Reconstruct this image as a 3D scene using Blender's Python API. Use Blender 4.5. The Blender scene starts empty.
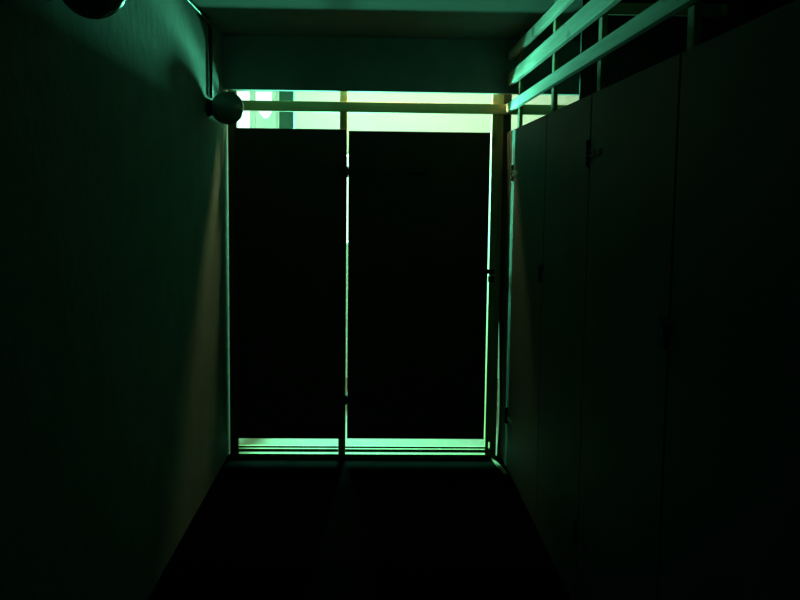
import bpy, bmesh, math, random
from mathutils import Vector, Matrix
random.seed(4)
S = bpy.context.scene
COL = S.collection
PI = math.pi

# ------------------------------------------------------------------ materials
def nodemat(name):
    m = bpy.data.materials.new(name); m.use_nodes = True
    nt = m.node_tree
    return m, nt, nt.nodes['Principled BSDF']

def surface(name, col, col2=None, scale=8.0, stretch=(1, 1, 1), rough=0.8, bump=0.15, spec=0.3, detail=6.0, metal=0.0, bscale=None):
    m, nt, b = nodemat(name)
    b.inputs['Roughness'].default_value = rough
    b.inputs['Metallic'].default_value = metal
    b.inputs['Specular IOR Level'].default_value = spec
    tc = nt.nodes.new('ShaderNodeTexCoord'); mp = nt.nodes.new('ShaderNodeMapping')
    mp.inputs['Scale'].default_value = stretch
    nt.links.new(tc.outputs['Object'], mp.inputs['Vector'])
    n = nt.nodes.new('ShaderNodeTexNoise'); n.inputs['Scale'].default_value = scale; n.inputs['Detail'].default_value = detail
    nt.links.new(mp.outputs['Vector'], n.inputs['Vector'])
    r = nt.nodes.new('ShaderNodeValToRGB')
    r.color_ramp.elements[0].position = 0.33; r.color_ramp.elements[1].position = 0.68
    r.color_ramp.elements[0].color = (*(col2 or col), 1); r.color_ramp.elements[1].color = (*col, 1)
    nt.links.new(n.outputs['Fac'], r.inputs['Fac']); nt.links.new(r.outputs['Color'], b.inputs['Base Color'])
    if bump:
        n2 = nt.nodes.new('ShaderNodeTexNoise'); n2.inputs['Scale'].default_value = bscale or scale * 4; n2.inputs['Detail'].default_value = 5
        nt.links.new(mp.outputs['Vector'], n2.inputs['Vector'])
        bp = nt.nodes.new('ShaderNodeBump'); bp.inputs['Strength'].default_value = bump; bp.inputs['Distance'].default_value = 0.01
        nt.links.new(n2.outputs['Fac'], bp.inputs['Height']); nt.links.new(bp.outputs['Normal'], b.inputs['Normal'])
    return m

def wood(name, light, dark, axis, ringscale=9.0):
    """sawn softwood: grain runs along the given axis, with darker knots"""
    m, nt, b = nodemat(name)
    b.inputs['Roughness'].default_value = 0.75; b.inputs['Specular IOR Level'].default_value = 0.25
    tc = nt.nodes.new('ShaderNodeTexCoord')
    def grain(st, sc, det=4.0):
        mp = nt.nodes.new('ShaderNodeMapping'); mp.inputs['Scale'].default_value = st
        nt.links.new(tc.outputs['Object'], mp.inputs['Vector'])
        n = nt.nodes.new('ShaderNodeTexNoise'); n.inputs['Scale'].default_value = sc; n.inputs['Detail'].default_value = det
        nt.links.new(mp.outputs['Vector'], n.inputs['Vector'])
        return n
    st = [1, 1, 1]; st[axis] = 0.06
    g = grain(st, ringscale * 5)
    r = nt.nodes.new('ShaderNodeValToRGB')
    r.color_ramp.elements[0].position = 0.36; r.color_ramp.elements[1].position = 0.66
    r.color_ramp.elements[0].color = (*dark, 1); r.color_ramp.elements[1].color = (*light, 1)
    nt.links.new(g.outputs['Fac'], r.inputs['Fac'])
    st2 = [1, 1, 1]; st2[axis] = 0.55
    mp = nt.nodes.new('ShaderNodeMapping'); mp.inputs['Scale'].default_value = st2
    nt.links.new(tc.outputs['Object'], mp.inputs['Vector'])
    v = nt.nodes.new('ShaderNodeTexVoronoi'); v.inputs['Scale'].default_value = 7.0
    nt.links.new(mp.outputs['Vector'], v.inputs['Vector'])
    kr = nt.nodes.new('ShaderNodeValToRGB')
    kr.color_ramp.elements[0].position = 0.07; kr.color_ramp.elements[1].position = 0.27
    kr.color_ramp.elements[0].color = (0.30, 0.24, 0.2, 1); kr.color_ramp.elements[1].color = (1, 1, 1, 1)
    nt.links.new(v.outputs['Distance'], kr.inputs['Fac'])
    mx = nt.nodes.new('ShaderNodeMixRGB'); mx.blend_type = 'MULTIPLY'; mx.inputs['Fac'].default_value = 1
    nt.links.new(r.outputs['Color'], mx.inputs['Color1']); nt.links.new(kr.outputs['Color'], mx.inputs['Color2'])
    nt.links.new(mx.outputs['Color'], b.inputs['Base Color'])
    bp = nt.nodes.new('ShaderNodeBump'); bp.inputs['Strength'].default_value = 0.25; bp.inputs['Distance'].default_value = 0.004
    nt.links.new(g.outputs['Fac'], bp.inputs['Height']); nt.links.new(bp.outputs['Normal'], b.inputs['Normal'])
    return m

def glass_pane(name):
    m = bpy.data.materials.new(name); m.use_nodes = True; nt = m.node_tree
    nt.nodes.clear()
    out = nt.nodes.new('ShaderNodeOutputMaterial'); mix = nt.nodes.new('ShaderNodeMixShader')
    t = nt.nodes.new('ShaderNodeBsdfTransparent'); g = nt.nodes.new('ShaderNodeBsdfGlossy')
    t.inputs['Color'].default_value = (0.95, 0.98, 0.96, 1); g.inputs['Roughness'].default_value = 0.05
    f = nt.nodes.new('ShaderNodeFresnel'); f.inputs['IOR'].default_value = 1.45
    nt.links.new(f.outputs['Fac'], mix.inputs['Fac'])
    nt.links.new(t.outputs['BSDF'], mix.inputs[1]); nt.links.new(g.outputs['BSDF'], mix.inputs[2])
    nt.links.new(mix.outputs['Shader'], out.inputs['Surface'])
    return m

def emitter(name, col, strength):
    m = bpy.data.materials.new(name); m.use_nodes = True; nt = m.node_tree; nt.nodes.clear()
    out = nt.nodes.new('ShaderNodeOutputMaterial'); e = nt.nodes.new('ShaderNodeEmission')
    e.inputs['Color'].default_value = (*col, 1); e.inputs['Strength'].default_value = strength
    nt.links.new(e.outputs['Emission'], out.inputs['Surface'])
    return m

M_PLASTER = surface('old_plaster', (0.235, 0.25, 0.22), (0.195, 0.21, 0.18), 5, rough=0.9, bump=0.35, spec=0.1)
M_CEIL = surface('ceiling_plaster', (0.25, 0.265, 0.245), (0.225, 0.24, 0.22), 4, rough=0.95, bump=0.2, spec=0.1)
M_LINTEL = surface('dark_concrete', (0.40, 0.42, 0.41), (0.32, 0.34, 0.34), 6, rough=0.9, bump=0.3, spec=0.1)
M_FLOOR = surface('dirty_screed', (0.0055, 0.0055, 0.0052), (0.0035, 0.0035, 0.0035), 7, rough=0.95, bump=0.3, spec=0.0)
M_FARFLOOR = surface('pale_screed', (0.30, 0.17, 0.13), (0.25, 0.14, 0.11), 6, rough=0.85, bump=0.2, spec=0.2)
M_FARWALL = surface('cream_plaster', (0.80, 0.79, 0.68), (0.76, 0.75, 0.65), 3, rough=0.9, bump=0.15, spec=0.1)
M_PILLAR = surface('painted_pillar', (0.012, 0.045, 0.035), (0.01, 0.035, 0.028), 5, rough=0.7, bump=0.2)
M_RAIL = wood('sawn_spruce_lengthwise', (0.86, 0.84, 0.74), (0.66, 0.62, 0.50), 1)
M_RAILX = wood('sawn_spruce_crosswise', (0.90, 0.68, 0.30), (0.78, 0.56, 0.22), 0)
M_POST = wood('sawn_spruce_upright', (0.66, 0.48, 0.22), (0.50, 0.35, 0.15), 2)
M_DARKPOST = wood('dark_upright', (0.16, 0.11, 0.06), (0.11, 0.075, 0.04), 2)  # darker timber tone for the left end post and the batten
M_BOARD = surface('hardboard', (0.085, 0.09, 0.07), (0.07, 0.075, 0.06), 3, rough=0.7, bump=0.08, spec=0.25, bscale=60)
M_BROWN = surface('brown_hardboard', (0.075, 0.055, 0.035), (0.055, 0.04, 0.026), 4, rough=0.75, bump=0.08, spec=0.2, bscale=60)
M_STEEL = surface('zinc_steel', (0.55, 0.55, 0.53), (0.42, 0.42, 0.41), 30, rough=0.38, bump=0.05, spec=0.5, metal=1.0)
M_IRON = surface('blackened_iron', (0.035, 0.035, 0.035), (0.02, 0.02, 0.02), 25, rough=0.6, bump=0.1, spec=0.25)
M_BAKELITE = surface('black_bakelite', (0.02, 0.02, 0.02), (0.014, 0.014, 0.014), 10, rough=0.4, bump=0.0, spec=0.4)
M_OPAL = surface('opal_glass', (0.20, 0.24, 0.22), (0.18, 0.22, 0.20), 5, rough=0.25, bump=0.0, spec=0.5)
M_CONDUIT = surface('grey_conduit', (0.42, 0.43, 0.42), (0.36, 0.37, 0.36), 20, rough=0.4, bump=0.0, spec=0.5)
M_FRAME = surface('white_window_paint', (0.70, 0.74, 0.70), (0.62, 0.66, 0.62), 8, rough=0.5, bump=0.05)
M_PANE = glass_pane('window_glass')
M_GLOW = emitter('added_globe_glow', (0.82, 0.95, 0.42), 430.0)  # glow of the unseen globe added behind the beam

# ------------------------------------------------------------------ helpers
def bx(bm, x0, x1, y0, y1, z0, z1, bev=0.0, rot=None, piv=None):
    x0, x1 = sorted((x0, x1)); y0, y1 = sorted((y0, y1)); z0, z1 = sorted((z0, z1))
    g = bmesh.ops.create_cube(bm, size=1.0)
    vs = g['verts']
    bmesh.ops.scale(bm, verts=vs, vec=(x1-x0, y1-y0, z1-z0))
    bmesh.ops.translate(bm, verts=vs, vec=((x0+x1)/2, (y0+y1)/2, (z0+z1)/2))
    if bev:
        es = list({e for v in vs for e in v.link_edges})
        r = bmesh.ops.bevel(bm, geom=es, offset=bev, segments=2, affect='EDGES', profile=0.5)
        vs = list({v for f in r['faces'] for v in f.verts} | {v for v in vs if v.is_valid})
    if rot is not None:
        bmesh.ops.rotate(bm, verts=vs, cent=piv, matrix=rot)
    return vs

def lathe(bm, prof, origin, axis='Z', seg=32):
    """prof: list of (r, h); revolve about the axis through origin"""
    rings = []
    for r, h in prof:
        ring = []
        for k in range(seg):
            a = 2*PI*k/seg; c, s = math.cos(a)*r, math.sin(a)*r
            p = {'Z': (c, s, h), 'X': (h, c, s), 'Y': (s, h, c)}[axis]
            ring.append(bm.verts.new(Vector(p) + Vector(origin)))
        rings.append(ring)
    for a, b in zip(rings, rings[1:]):
        for k in range(seg):
            f = bm.faces.new((a[k], a[(k+1) % seg], b[(k+1) % seg], b[k])); f.smooth = True
    for ring in (rings[0], rings[-1]):
        bm.faces.new(ring)
    bmesh.ops.recalc_face_normals(bm, faces=bm.faces[:])

def tube(bm, pts, r, seg=12):
    pts = [Vector(p) for p in pts]; rings = []
    for i, p in enumerate(pts):
        d = (pts[min(i+1, len(pts)-1)] - pts[max(i-1, 0)]).normalized()
        u = d.orthogonal().normalized()
        if rings:
            u = (prev - d*prev.dot(d)).normalized()
        prev = u; w = d.cross(u)
        rings.append([bm.verts.new(p + (u*math.cos(2*PI*k/seg) + w*math.sin(2*PI*k/seg))*r) for k in range(seg)])
    for a, b in zip(rings, rings[1:]):
        for k in range(seg):
            f = bm.faces.new((a[k], a[(k+1) % seg], b[(k+1) % seg], b[k])); f.smooth = True
    bm.faces.new(rings[0]); bm.faces.new(rings[-1])
    bmesh.ops.recalc_face_normals(bm, faces=bm.faces[:])

def obj(name, bm, mat, parent=None, origin=None):
    me = bpy.data.meshes.new(name)
    if origin is not None:
        bmesh.ops.translate(bm, verts=bm.verts, vec=-Vector(origin))
    bm.to_mesh(me); bm.free(); me.materials.append(mat)
    o = bpy.data.objects.new(name, me); COL.objects.link(o)
    if origin is not None: o.location = origin
    if parent is not None: o.parent = parent
    return o

def box(name, mat, x0, x1, y0, y1, z0, z1, parent=None, bev=0.0, off=(0, 0, 0)):
    """world-space box; off = the parent's location"""
    bm = bmesh.new(); ox, oy, oz = off
    bx(bm, x0-ox, x1-ox, y0-oy, y1-oy, z0-oz, z1-oz, bev)
    return obj(name, bm, mat, parent)

def empty(name, loc, label, cat, group=None):
    o = bpy.data.objects.new(name, None); COL.objects.link(o); o.location = loc
    o.empty_display_size = 0.1
    return tag(o, label, cat, group)

def tag(o, label, cat, group=None):
    o['label'] = label; o['category'] = cat
    if group: o['group'] = group
    return o

def struct(o, label=None):
    o['kind'] = 'structure'
    if label: o['label'] = label
    return o

# ------------------------------------------------------------------ layout (metres; camera at x=0 y=0)
XL = -0.88           # left wall
XR = 0.78            # front of the right-hand boards
YE = 5.80            # front of the end boards
ZC = 2.49            # ceiling
YF = 8.35            # far wall of the room behind
XB = 2.35            # outer wall behind the lockers
Y0 = -1.6            # wall behind the camera
XFL = -2.3           # left wall of the far room

# ------------------------------------------------------------------ setting
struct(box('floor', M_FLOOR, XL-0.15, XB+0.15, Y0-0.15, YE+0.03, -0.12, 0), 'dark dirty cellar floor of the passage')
struct(box('floor', M_FARFLOOR, XFL-0.15, XB+0.15, YE+0.03, YF+0.15, -0.12, 0), 'pale lit floor glimpsed under the end boards')
struct(box('ceiling', M_CEIL, XFL-0.15, XB+0.15, Y0-0.15, YF+0.15, ZC, ZC+0.15), 'plaster ceiling lit green above the passage')
struct(box('wall_left', M_PLASTER, XL-0.15, XL, Y0, YE+0.16, 0, ZC), 'rough plaster wall along the left of the passage')
struct(box('wall_back', M_PLASTER, XL, XB, Y0-0.15, Y0, 0, ZC))
struct(box('wall_right', M_PLASTER, XB, XB+0.15, Y0, YF, 0, ZC))
struct(box('wall_lintel', M_LINTEL, XL, XB, YE-0.08, YE-0.03, 2.186, ZC), 'dark concrete beam under the ceiling above the end boards')

def far_wall():
    bm = bmesh.new()
    holes = [(-1.32, -0.822, 1.90, 2.47), (-0.42, -0.02, 1.15, 1.95)]
    xs = [XFL-0.15, -1.32, -0.822, -0.42, -0.02, XB+0.15]
    bx(bm, xs[0], xs[1], YF, YF+0.15, 0, ZC)
    bx(bm, xs[2], xs[3], YF, YF+0.15, 0, ZC)
    bx(bm, xs[4], xs[5], YF, YF+0.15, 0, ZC)
    for a, b, z0, z1 in holes:
        bx(bm, a, b, YF, YF+0.15, 0, z0); bx(bm, a, b, YF, YF+0.15, z1, ZC)
    return obj('wall_far', bm, M_FARWALL)
struct(far_wall(), 'bright cream wall seen over the end boards')
struct(box('wall_far_left', M_FARWALL, XFL-0.15, XFL, YE-0.1, YF, 0, ZC))
struct(box('wall_far_return', M_FARWALL, XFL, XL-0.15, YE-0.05, YE+0.16, 0, ZC))
box_p = box('concrete_pillar', M_PILLAR, -0.664, -0.566, 6.80, 6.92, 0, ZC, bev=0.008)
tag(box_p, 'dark green pillar in the bright room, seen over the left end board', 'pillar')

# window_1: small high cellar window with a sash tilted inwards
def frame_bm(x0, x1, z0, z1, y0, y1, w):
    bm = bmesh.new()
    bx(bm, x0, x1, y0, y1, z0, z0+w, .003); bx(bm, x0, x1, y0, y1, z1-w, z1, .003)
    bx(bm, x0, x0+w, y0, y1, z0+w, z1-w, .003); bx(bm, x1-w, x1, y0, y1, z0+w, z1-w, .003)
    return bm
bm = frame_bm(-1.32, -0.822, 1.90, 2.47, YF+0.03, YF+0.09, 0.022)
bx(bm, -1.064, -1.020, YF+0.025, YF+0.09, 1.922, 2.448, .003)
bx(bm, -0.878, -0.844, YF+0.025, YF+0.09, 1.922, 2.448, .003)
w1 = struct(obj('window_1', bm, M_FRAME), 'small high window in the bright room, seen beside the globe lamp')
bm = bmesh.new(); bx(bm, -1.298, -1.064, YF+0.058, YF+0.062, 1.922, 2.448)
obj('pane', bm, M_PANE, w1)
bm = bmesh.new(); bx(bm, -1.020, -0.878, YF+0.058, YF+0.062, 1.922, 2.448)
obj('pane', bm, M_PANE, w1)
# the notched side wall of the light well outside the small window
bm = bmesh.new()
loop = [(-1.075, 1.2), (-0.70, 1.2), (-0.70, 2.62), (-0.86, 2.42), (-0.905, 2.30), (-0.93, 2.255), (-0.965, 2.238), (-1.0, 2.262), (-1.035, 2.31), (-1.075, 2.36)]
f0 = [bm.verts.new((x, YF+0.30, z)) for x, z in loop]; f1 = [bm.verts.new((x, YF+0.42, z)) for x, z in loop]
bm.faces.new(f0); bm.faces.new(f1[::-1])
for k in range(len(loop)):
    q = (k+1) % len(loop); bm.faces.new((f0[k], f1[k], f1[q], f0[q]))
bmesh.ops.recalc_face_normals(bm, faces=bm.faces[:])
struct(obj('wall_light_well', bm, M_FARWALL), 'pale notched wall outside the small high window')
# window_2: daylight window, glimpsed through the slit beside the end door
w2 = struct(obj('window_2', frame_bm(-0.42, -0.02, 1.15, 1.95, YF+0.03, YF+0.09, 0.03), M_FRAME), 'window seen as a white glare in the slit beside the end door')
bm = bmesh.new(); bx(bm, -0.39, -0.05, YF+0.058, YF+0.062, 1.18, 1.92)
obj('pane', bm, M_PANE, w2)

# ------------------------------------------------------------------ ironmongery
def t_hinge(parent, loc, facing, strap_len=0.20, strap_mat=None, hh=0.052):
    """T hinge: upright plate with knuckles on the post, long tapering strap on the door.
    built in a local frame: x along the strap, y outwards (-y = towards the viewer), z up"""
    rot = 0.0 if facing == 'end' else -PI/2
    bm = bmesh.new()
    bx(bm, -0.038, 0.006, -0.005, 0.0, -hh, hh, .0015)
    for k in range(5):
        st = hh*0.36; z = -hh*0.9 + k*st
        lathe(bm, [(0.0068, z+0.001), (0.0068, z+st-0.001)], (0, -0.009, 0), 'Z', 12)
    h = obj('hinge', bm, M_IRON, parent); h.location = loc; h.rotation_euler.z = rot
    bm = bmesh.new()
    L = strap_len; n = 10; top = []; bot = []
    for i in range(n+1):
        t = i/n; x = 0.006 + (L-0.006)*t; w = 0.019*(1-t) + 0.009*t
        if i == n: w = 0.005
        top.append((x, w)); bot.append((x, -w))
    loop = top + bot[::-1]
    f0 = [bm.verts.new((x, -0.0045, z)) for x, z in loop]; f1 = [bm.verts.new((x, -0.0005, z)) for x, z in loop]
    bm.faces.new(f0); bm.faces.new(f1[::-1])
    for i in range(len(loop)):
        j = (i+1) % len(loop); bm.faces.new((f0[i], f1[i], f1[j], f0[j]))
    bmesh.ops.recalc_face_normals(bm, faces=bm.faces[:])
    s = obj('strap', bm, strap_mat, h)
    sc = [(x, -0.0045, 0) for x in (0.03, 0.10, L-0.025)] + [(-0.022, -0.005, z) for z in (-hh*0.65, hh*0.65)]
    for k, p in enumerate(sc):
        if k == 0:
            bm = bmesh.new(); lathe(bm, [(0.0055, 0), (0.0045, -0.002), (0.002, -0.003)], (0, 0, 0), 'Y', 10)
            c = first = obj('screw', bm, strap_mat, h)
        else:
            c = first.copy(); COL.objects.link(c); c.parent = h
        c.location = p
    return h

def hasp(parent, loc, facing):
    rot = 0.0 if facing == 'end' else -PI/2
    bm = bmesh.new()
    bx(bm, -0.075, 0.0, -0.004, 0.0, -0.018, 0.018, .001)           # plate on the door
    bx(bm, 0.0, 0.055, -0.011, -0.007, -0.014, 0.014, .001)         # flap over the slit
    lathe(bm, [(0.005, -0.018), (0.005, 0.018)], (0, -0.007, 0), 'Z', 10)
    h = obj('hasp', bm, M_IRON, parent); h.location = loc; h.rotation_euler.z = rot
    bm = bmesh.new()
    tube(bm, [(0.034, -0.007, 0.0)] + [(0.034, -0.013-0.011*math.sin(a), 0.010*math.cos(a)) for a in [i*PI/8 for i in range(9)]], 0.003, 8)
    obj('staple', bm, M_IRON, h)
    bm = bmesh.new()
    tube(bm, [(0.024, -0.018, -0.03), (0.024, -0.018, -0.012)] + [(0.034-0.010*math.cos(a), -0.018, -0.010+0.010*math.sin(a)) for a in [i*PI/6 for i in range(7)]] + [(0.044, -0.018, -0.03)], 0.0028, 8)
    bx(bm, 0.015, 0.053, -0.026, -0.012, -0.062, -0.026, .003)
    obj('padlock', bm, M_IRON, h)
    return h

# ------------------------------------------------------------------ end partition
end = empty('timber_partition', (0, YE, 0), 'timber frame and boards closing the end of the passage', 'partition')
O = (0, YE, 0)
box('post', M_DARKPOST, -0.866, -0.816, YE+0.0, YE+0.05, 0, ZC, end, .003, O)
box('post', M_POST, -0.209, -0.166, YE+0.0, YE+0.05, 0, ZC, end, .003, O)
bm = bmesh.new()                      # right-hand post, with a small open notch at its foot
bx(bm, 0.690, 0.757, 0.0, 0.06, 0.094, ZC, .002); bx(bm, 0.690, 0.709, 0.0, 0.06, 0, 0.096); bx(bm, 0.721, 0.757, 0.0, 0.06, 0, 0.096); bx(bm, 0.705, 0.725, 0.0, 0.06, 0, 0.05)
obj('post', bm, M_POST, end)
box('post', M_POST, 2.28, 2.33, YE+0.02, YE+0.07, 0, ZC, end, .003, O)
box('rail', M_RAILX, -0.864, 2.33, YE-0.022, YE-0.001, 2.071, 2.131, end, .003, O)
box('board', M_BROWN, -0.822, -0.168, YE-0.018, YE, 0.113, 1.972, end, .002, O)
bm = bmesh.new()                      # bowed batten beside it: the joint gapes lower down
lp = [(0.803, 0.0), (0.803, ZC), (0.7575, ZC), (0.7575, 1.05), (0.762, 0.85), (0.7675, 0.60), (0.772, 0.40), (0.7735, 0.22), (0.771, 0.12), (0.768, 0.0)]
f0 = [bm.verts.new((x, 0.0, z)) for x, z in lp]; f1 = [bm.verts.new((x, 0.05, z)) for x, z in lp]
bm.faces.new(f0); bm.faces.new(f1[::-1])
for k in range(len(lp)):
    q = (k+1) % len(lp); bm.faces.new((f0[k], f1[k], f1[q], f0[q]))
bmesh.ops.recalc_face_normals(bm, faces=bm.faces[:])
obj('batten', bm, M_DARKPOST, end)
box('board', M_BROWN, 0.803, 2.33, YE, YE+0.018, 0.03, 1.968, end, .002, O)
for x0, x1 in ((-0.815, -0.210), (-0.165, 0.691)):
    box('sill_lath', M_POST, x0, x1, YE, YE+0.02, 0.051, 0.063, end, .001, O)
    box('sill_lath', M_POST, x0, x1, YE-0.002, YE+0.02, 0.026, 0.044, end, .002, O)
    box('sill_lath', M_POST, x0, x1, YE, YE+0.02, 0.0, 0.014, end, .001, O)

ed = empty('plank_door', (-0.158, YE, 0), 'wide dark board door hung on the middle post at the end', 'door')
bm = bmesh.new(); bx(bm, 0.002, 0.837, -0.018, 0.0, 0.115, 1.964, .002); obj('panel', bm, M_BROWN, ed)
bm = bmesh.new()
bx(bm, 0.02, 0.765, 0.0, 0.022, 0.22, 0.31, .002)
obj('ledge', bm, M_POST, ed)
box('slit_light_baffle', M_POST, 0.615, 0.678, YE+0.0005, YE+0.024, 0.118, 1.86, ed, .002, (-0.158, YE, 0))  # unseen batten added behind the door edge to block light through the slit
for z in (1.724, 0.358):
    t_hinge(ed, (-0.005, -0.018, z), 'end', 0.245, M_IRON, 0.032)
hasp(ed, (0.824, -0.018, 1.143), 'end')
bm = bmesh.new()
bx(bm, 0.355, 0.47, -0.023, -0.018, 1.712, 1.748, .0015)
tube(bm, [(0.375, -0.02, 1.73), (0.378, -0.045, 1.73), (0.39, -0.055, 1.73), (0.435, -0.055, 1.73), (0.447, -0.045, 1.73), (0.45, -0.02, 1.73)], 0.006, 10)
obj('handle', bm, M_IRON, ed)

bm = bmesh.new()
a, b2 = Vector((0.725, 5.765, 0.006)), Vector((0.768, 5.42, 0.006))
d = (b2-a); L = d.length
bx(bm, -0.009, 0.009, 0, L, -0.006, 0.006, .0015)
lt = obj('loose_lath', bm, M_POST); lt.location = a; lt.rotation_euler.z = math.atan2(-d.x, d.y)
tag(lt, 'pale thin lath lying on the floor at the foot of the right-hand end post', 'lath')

# ------------------------------------------------------------------ right-hand locker row
row = empty('timber_partition', (XR, 3.0, 0), 'long row of locker boards with pale rails along the right', 'partition')
O3 = (XR, 3.0, 0)
PY = [5.50, 4.46, 3.54, 2.52, 1.50, 0.45]
for i, y in enumerate(PY):
    box('post', M_POST, XR+0.022, XR+0.042, y-0.028, y+0.028, 0, ZC, row, .003, O3)
box('rail', M_RAIL, XR-0.012, XR+0.012, -0.6, 5.775 , 2.080, 2.132, row, .003, O3)
box('rail', M_RAIL, XR-0.012, XR+0.012, -0.6, 5.775 , 2.228, 2.300, row, .003, O3)
box('rail', M_RAIL, XR-0.012, XR+0.012, -0.6, 5.775 , 2.375, 2.425, row, .003, O3)
box('base_plate', M_POST, XR+0.022, XR+0.09, -0.6, YE-0.02, 0, 0.045, row, .003, O3)
GAP = 0.006
box('board', M_BROWN, XR, XR+0.018, PY[0]+0.008, YE-0.01, 0.02, 1.967, row, .002, O3)     # narrow filler by the end post
box('board', M_BOARD, XR, XR+0.018, PY[2]+GAP, PY[1]-GAP, 0.03, 1.967, row, .002, O3)
box('board', M_BOARD, XR, XR+0.018, PY[4]+GAP, PY[3]-GAP, 0.03, 1.967, row, .002, O3)
box('board', M_BOARD, XR, XR+0.018, -0.6, PY[4]-GAP, 0.03, 1.967, row, .002, O3)

def locker_door(y_hinge, y_latch, label, hz, smat):
    d = empty('locker_door', (XR, y_hinge, 0), label, 'door', 'locker doors in the right-hand row')
    L = y_hinge - y_latch
    bm = bmesh.new(); bx(bm, 0, 0.018, -L+GAP, -0.004, 0.03, 1.967, .002); obj('panel', bm, M_BOARD, d)
    for z in hz:
        t_hinge(d, (0, 0.0, z), 'side', 0.19, smat)
    hasp(d, (0, -L+GAP, 1.265), 'side')
    return d
locker_door(PY[0]-0.0, PY[1], 'locker door nearest the end wall, in the lit end of the right-hand row', (1.722, 0.33), M_STEEL)
locker_door(PY[2]-0.0, PY[3], 'locker door nearer the camera, in the dark of the right-hand row', (1.755, 0.33), M_IRON)
# dividers between the lockers
for i, y in enumerate((PY[1], PY[2], PY[3], PY[4])):
    x0, zt = ((0.925, ZC) if i == 0 else (XR+0.064, 1.90))
    box('divider', M_BOARD, x0, XB-0.002, y-0.008, y+0.008, 0, zt, row, 0, O3)
box('cross_rail', M_RAILX, XR+0.044, 1.255, PY[2]-0.012, PY[2]+0.012, 2.245, 2.285, row, .003, O3)
pl = box('notice_plate', M_OPAL, 1.115, 1.225, PY[2]-0.026, PY[2]-0.0125, 2.238, 2.282, None, .002)
tag(pl, 'small pale plate fixed high above the dark right-hand lockers', 'plate')

# ------------------------------------------------------------------ globe lamps on the left wall
def globe_lamp(loc, wall_off, label, glass, r=0.086, ang=0.0, group='globe lamps on the left wall'):
    """loc: centre of the wall plate on the wall; local +x points away from the wall"""
    t = empty('wall_lamp', loc, label, 'lamp', group); t.rotation_euler.z = ang
    bm = bmesh.new()
    lathe(bm, [(0.045, 0.0), (0.047, 0.004), (0.045, 0.012), (0.034, 0.018)], (0, 0, 0), 'X', 28)
    obj('wall_plate', bm, M_BAKELITE, t)
    bm = bmesh.new(); c = wall_off
    a0 = math.asin(0.036/r)
    lathe(bm, [(0.030, 0.016), (0.030, c-r*math.cos(a0)-0.012), (0.041, c-r*math.cos(a0)-0.008), (0.041, c-r*math.cos(a0)+0.012), (0.037, c-r*math.cos(a0)+0.014)], (0, 0, 0), 'X', 28)
    obj('collar', bm, M_BAKELITE, t)
    bm = bmesh.new()
    prof = [(r*math.sin(a), c-r*math.cos(a)) for a in [a0 + (PI-0.02-a0)*k/22 for k in range(23)]]
    lathe(bm, prof, (0, 0, 0), 'X', 40)
    obj('globe', bm, glass, t)
    return t
globe_lamp((XL, 5.20, 2.036), 0.102, 'round globe lamp on the left wall beside the end boards', M_OPAL)
globe_lamp((XL, 2.68, 2.146), 0.125, 'nearer round globe lamp at the upper left edge, black in silhouette', M_OPAL, r=0.092)
lit = globe_lamp((0.22, 5.93, ZC), 0.066, 'added unseen globe light behind the dark beam, brightening the end rail', M_GLOW, r=0.05, group=None)  # unseen fill light, added to brighten the end rail off the beam's back
lit.name = 'added_fill_globe'; lit.rotation_euler = (0, PI/2, 0)

bm = bmesh.new()
tube(bm, [(XL+0.011, y, ZC-0.014) for y in (-1.5, 1.0, 3.0, 4.5, 5.18)] + [(XL+0.011, 5.225, ZC-0.024), (XL+0.011, 5.24, ZC-0.06)] + [(XL+0.011, 5.24, z) for z in (2.3, 2.09)], 0.010, 10)
cd = obj('cable_conduit', bm, M_BAKELITE)
tag(cd, 'thin conduit under the ceiling bending down to the globe lamp by the end boards', 'conduit')
bm = bmesh.new()
tube(bm, [(XL+0.008, 3.62, ZC-0.026), (XL+0.008, 3.55, 2.42), (XL+0.008, 3.45, 2.35), (XL+0.008, 3.30, 2.28), (XL+0.008, 3.0, 2.21), (XL+0.008, 2.735, 2.165)], 0.007, 10)
cb = obj('lamp_cable', bm, M_CONDUIT)
tag(cb, 'short cable on the left wall curving to the nearer globe lamp', 'cable')

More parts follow.
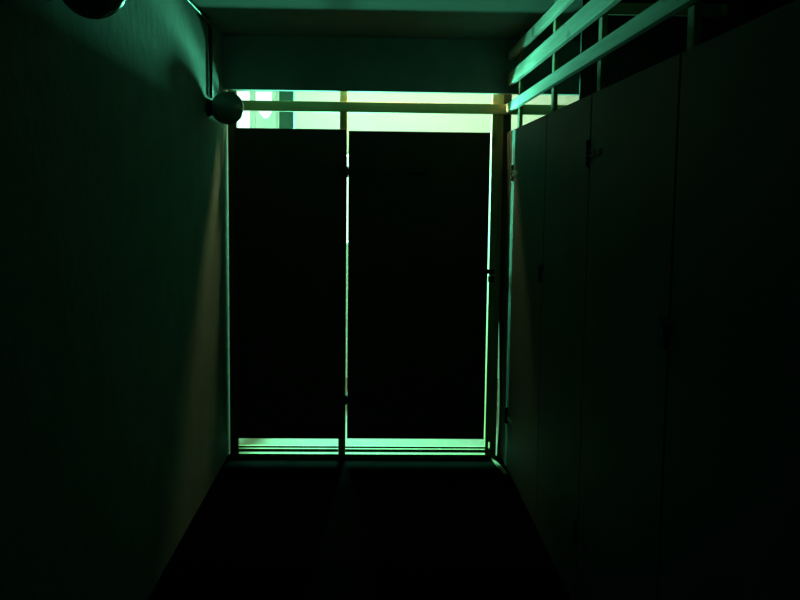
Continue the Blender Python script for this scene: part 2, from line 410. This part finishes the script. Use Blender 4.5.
# ------------------------------------------------------------------ light
def area(name, loc, sx, sz, power, col):
    l = bpy.data.lights.new(name, 'AREA'); l.shape = 'RECTANGLE'; l.size = sx; l.size_y = sz
    l.energy = power; l.color = col
    o = bpy.data.objects.new(name, l); COL.objects.link(o); o.location = loc
    o.rotation_euler = (-PI/2, 0, 0)       # shines towards -y
    return o
area('daylight_through_tall_window', (-0.22, YF+0.12, 1.55), 0.36, 0.76, 900.0, (0.14, 1.0, 0.60))
# added unseen light, shielded from the passage, that brightens the far wall
t = empty('added_wall_washer', (0.35, 7.62, ZC), 'added unseen light under the ceiling, brightening the far wall', 'added light')
bm = bmesh.new(); bx(bm, -1.25, 1.25, -0.03, 0.0, -0.055, 0.0, .002); bx(bm, -1.25, 1.25, 0.0, 0.05, -0.008, 0.0, .002)
obj('reflector', bm, M_FRAME, t)  # tray made up to house the added light and shield the passage
wl = area('added_washer_light', (0.35, 7.64, ZC-0.032), 2.4, 0.03, 10.5, (0.75, 1.0, 0.78)); wl.rotation_euler = (PI/2-0.25, 0, 0)

w = bpy.data.worlds.new('cellar_dark'); S.world = w; w.use_nodes = True
w.node_tree.nodes['Background'].inputs['Color'].default_value = (0.62, 1.0, 0.84, 1)
w.node_tree.nodes['Background'].inputs['Strength'].default_value = 2.2

# ------------------------------------------------------------------ camera
cam = bpy.data.cameras.new('camera'); co = bpy.data.objects.new('camera', cam); COL.objects.link(co)
F, P, Y, R = 970.48, -0.109157, 0.0271824, 0.0120118
cam.sensor_fit = 'HORIZONTAL'; cam.sensor_width = 36.0; cam.lens = F*36.0/800.0
cam.clip_start = 0.05; cam.clip_end = 60
fw = Vector((math.sin(Y)*math.cos(P), math.cos(Y)*math.cos(P), math.sin(P)))
r0 = Vector((math.cos(Y), -math.sin(Y), 0)); u0 = r0.cross(fw)
rt = math.cos(R)*r0 + math.sin(R)*u0; up = -math.sin(R)*r0 + math.cos(R)*u0
m = Matrix((rt, up, -fw)).transposed().to_4x4(); m.translation = (0, 0, 1.6)
co.matrix_world = m
S.camera = co

S.view_settings.view_transform = 'Standard'; S.view_settings.look = 'None'
S.view_settings.exposure = 0.0; S.view_settings.gamma = 1.0; S.view_settings.use_curve_mapping = False
S.cycles.max_bounces = 12; S.cycles.diffuse_bounces = 2; S.cycles.transparent_max_bounces = 8
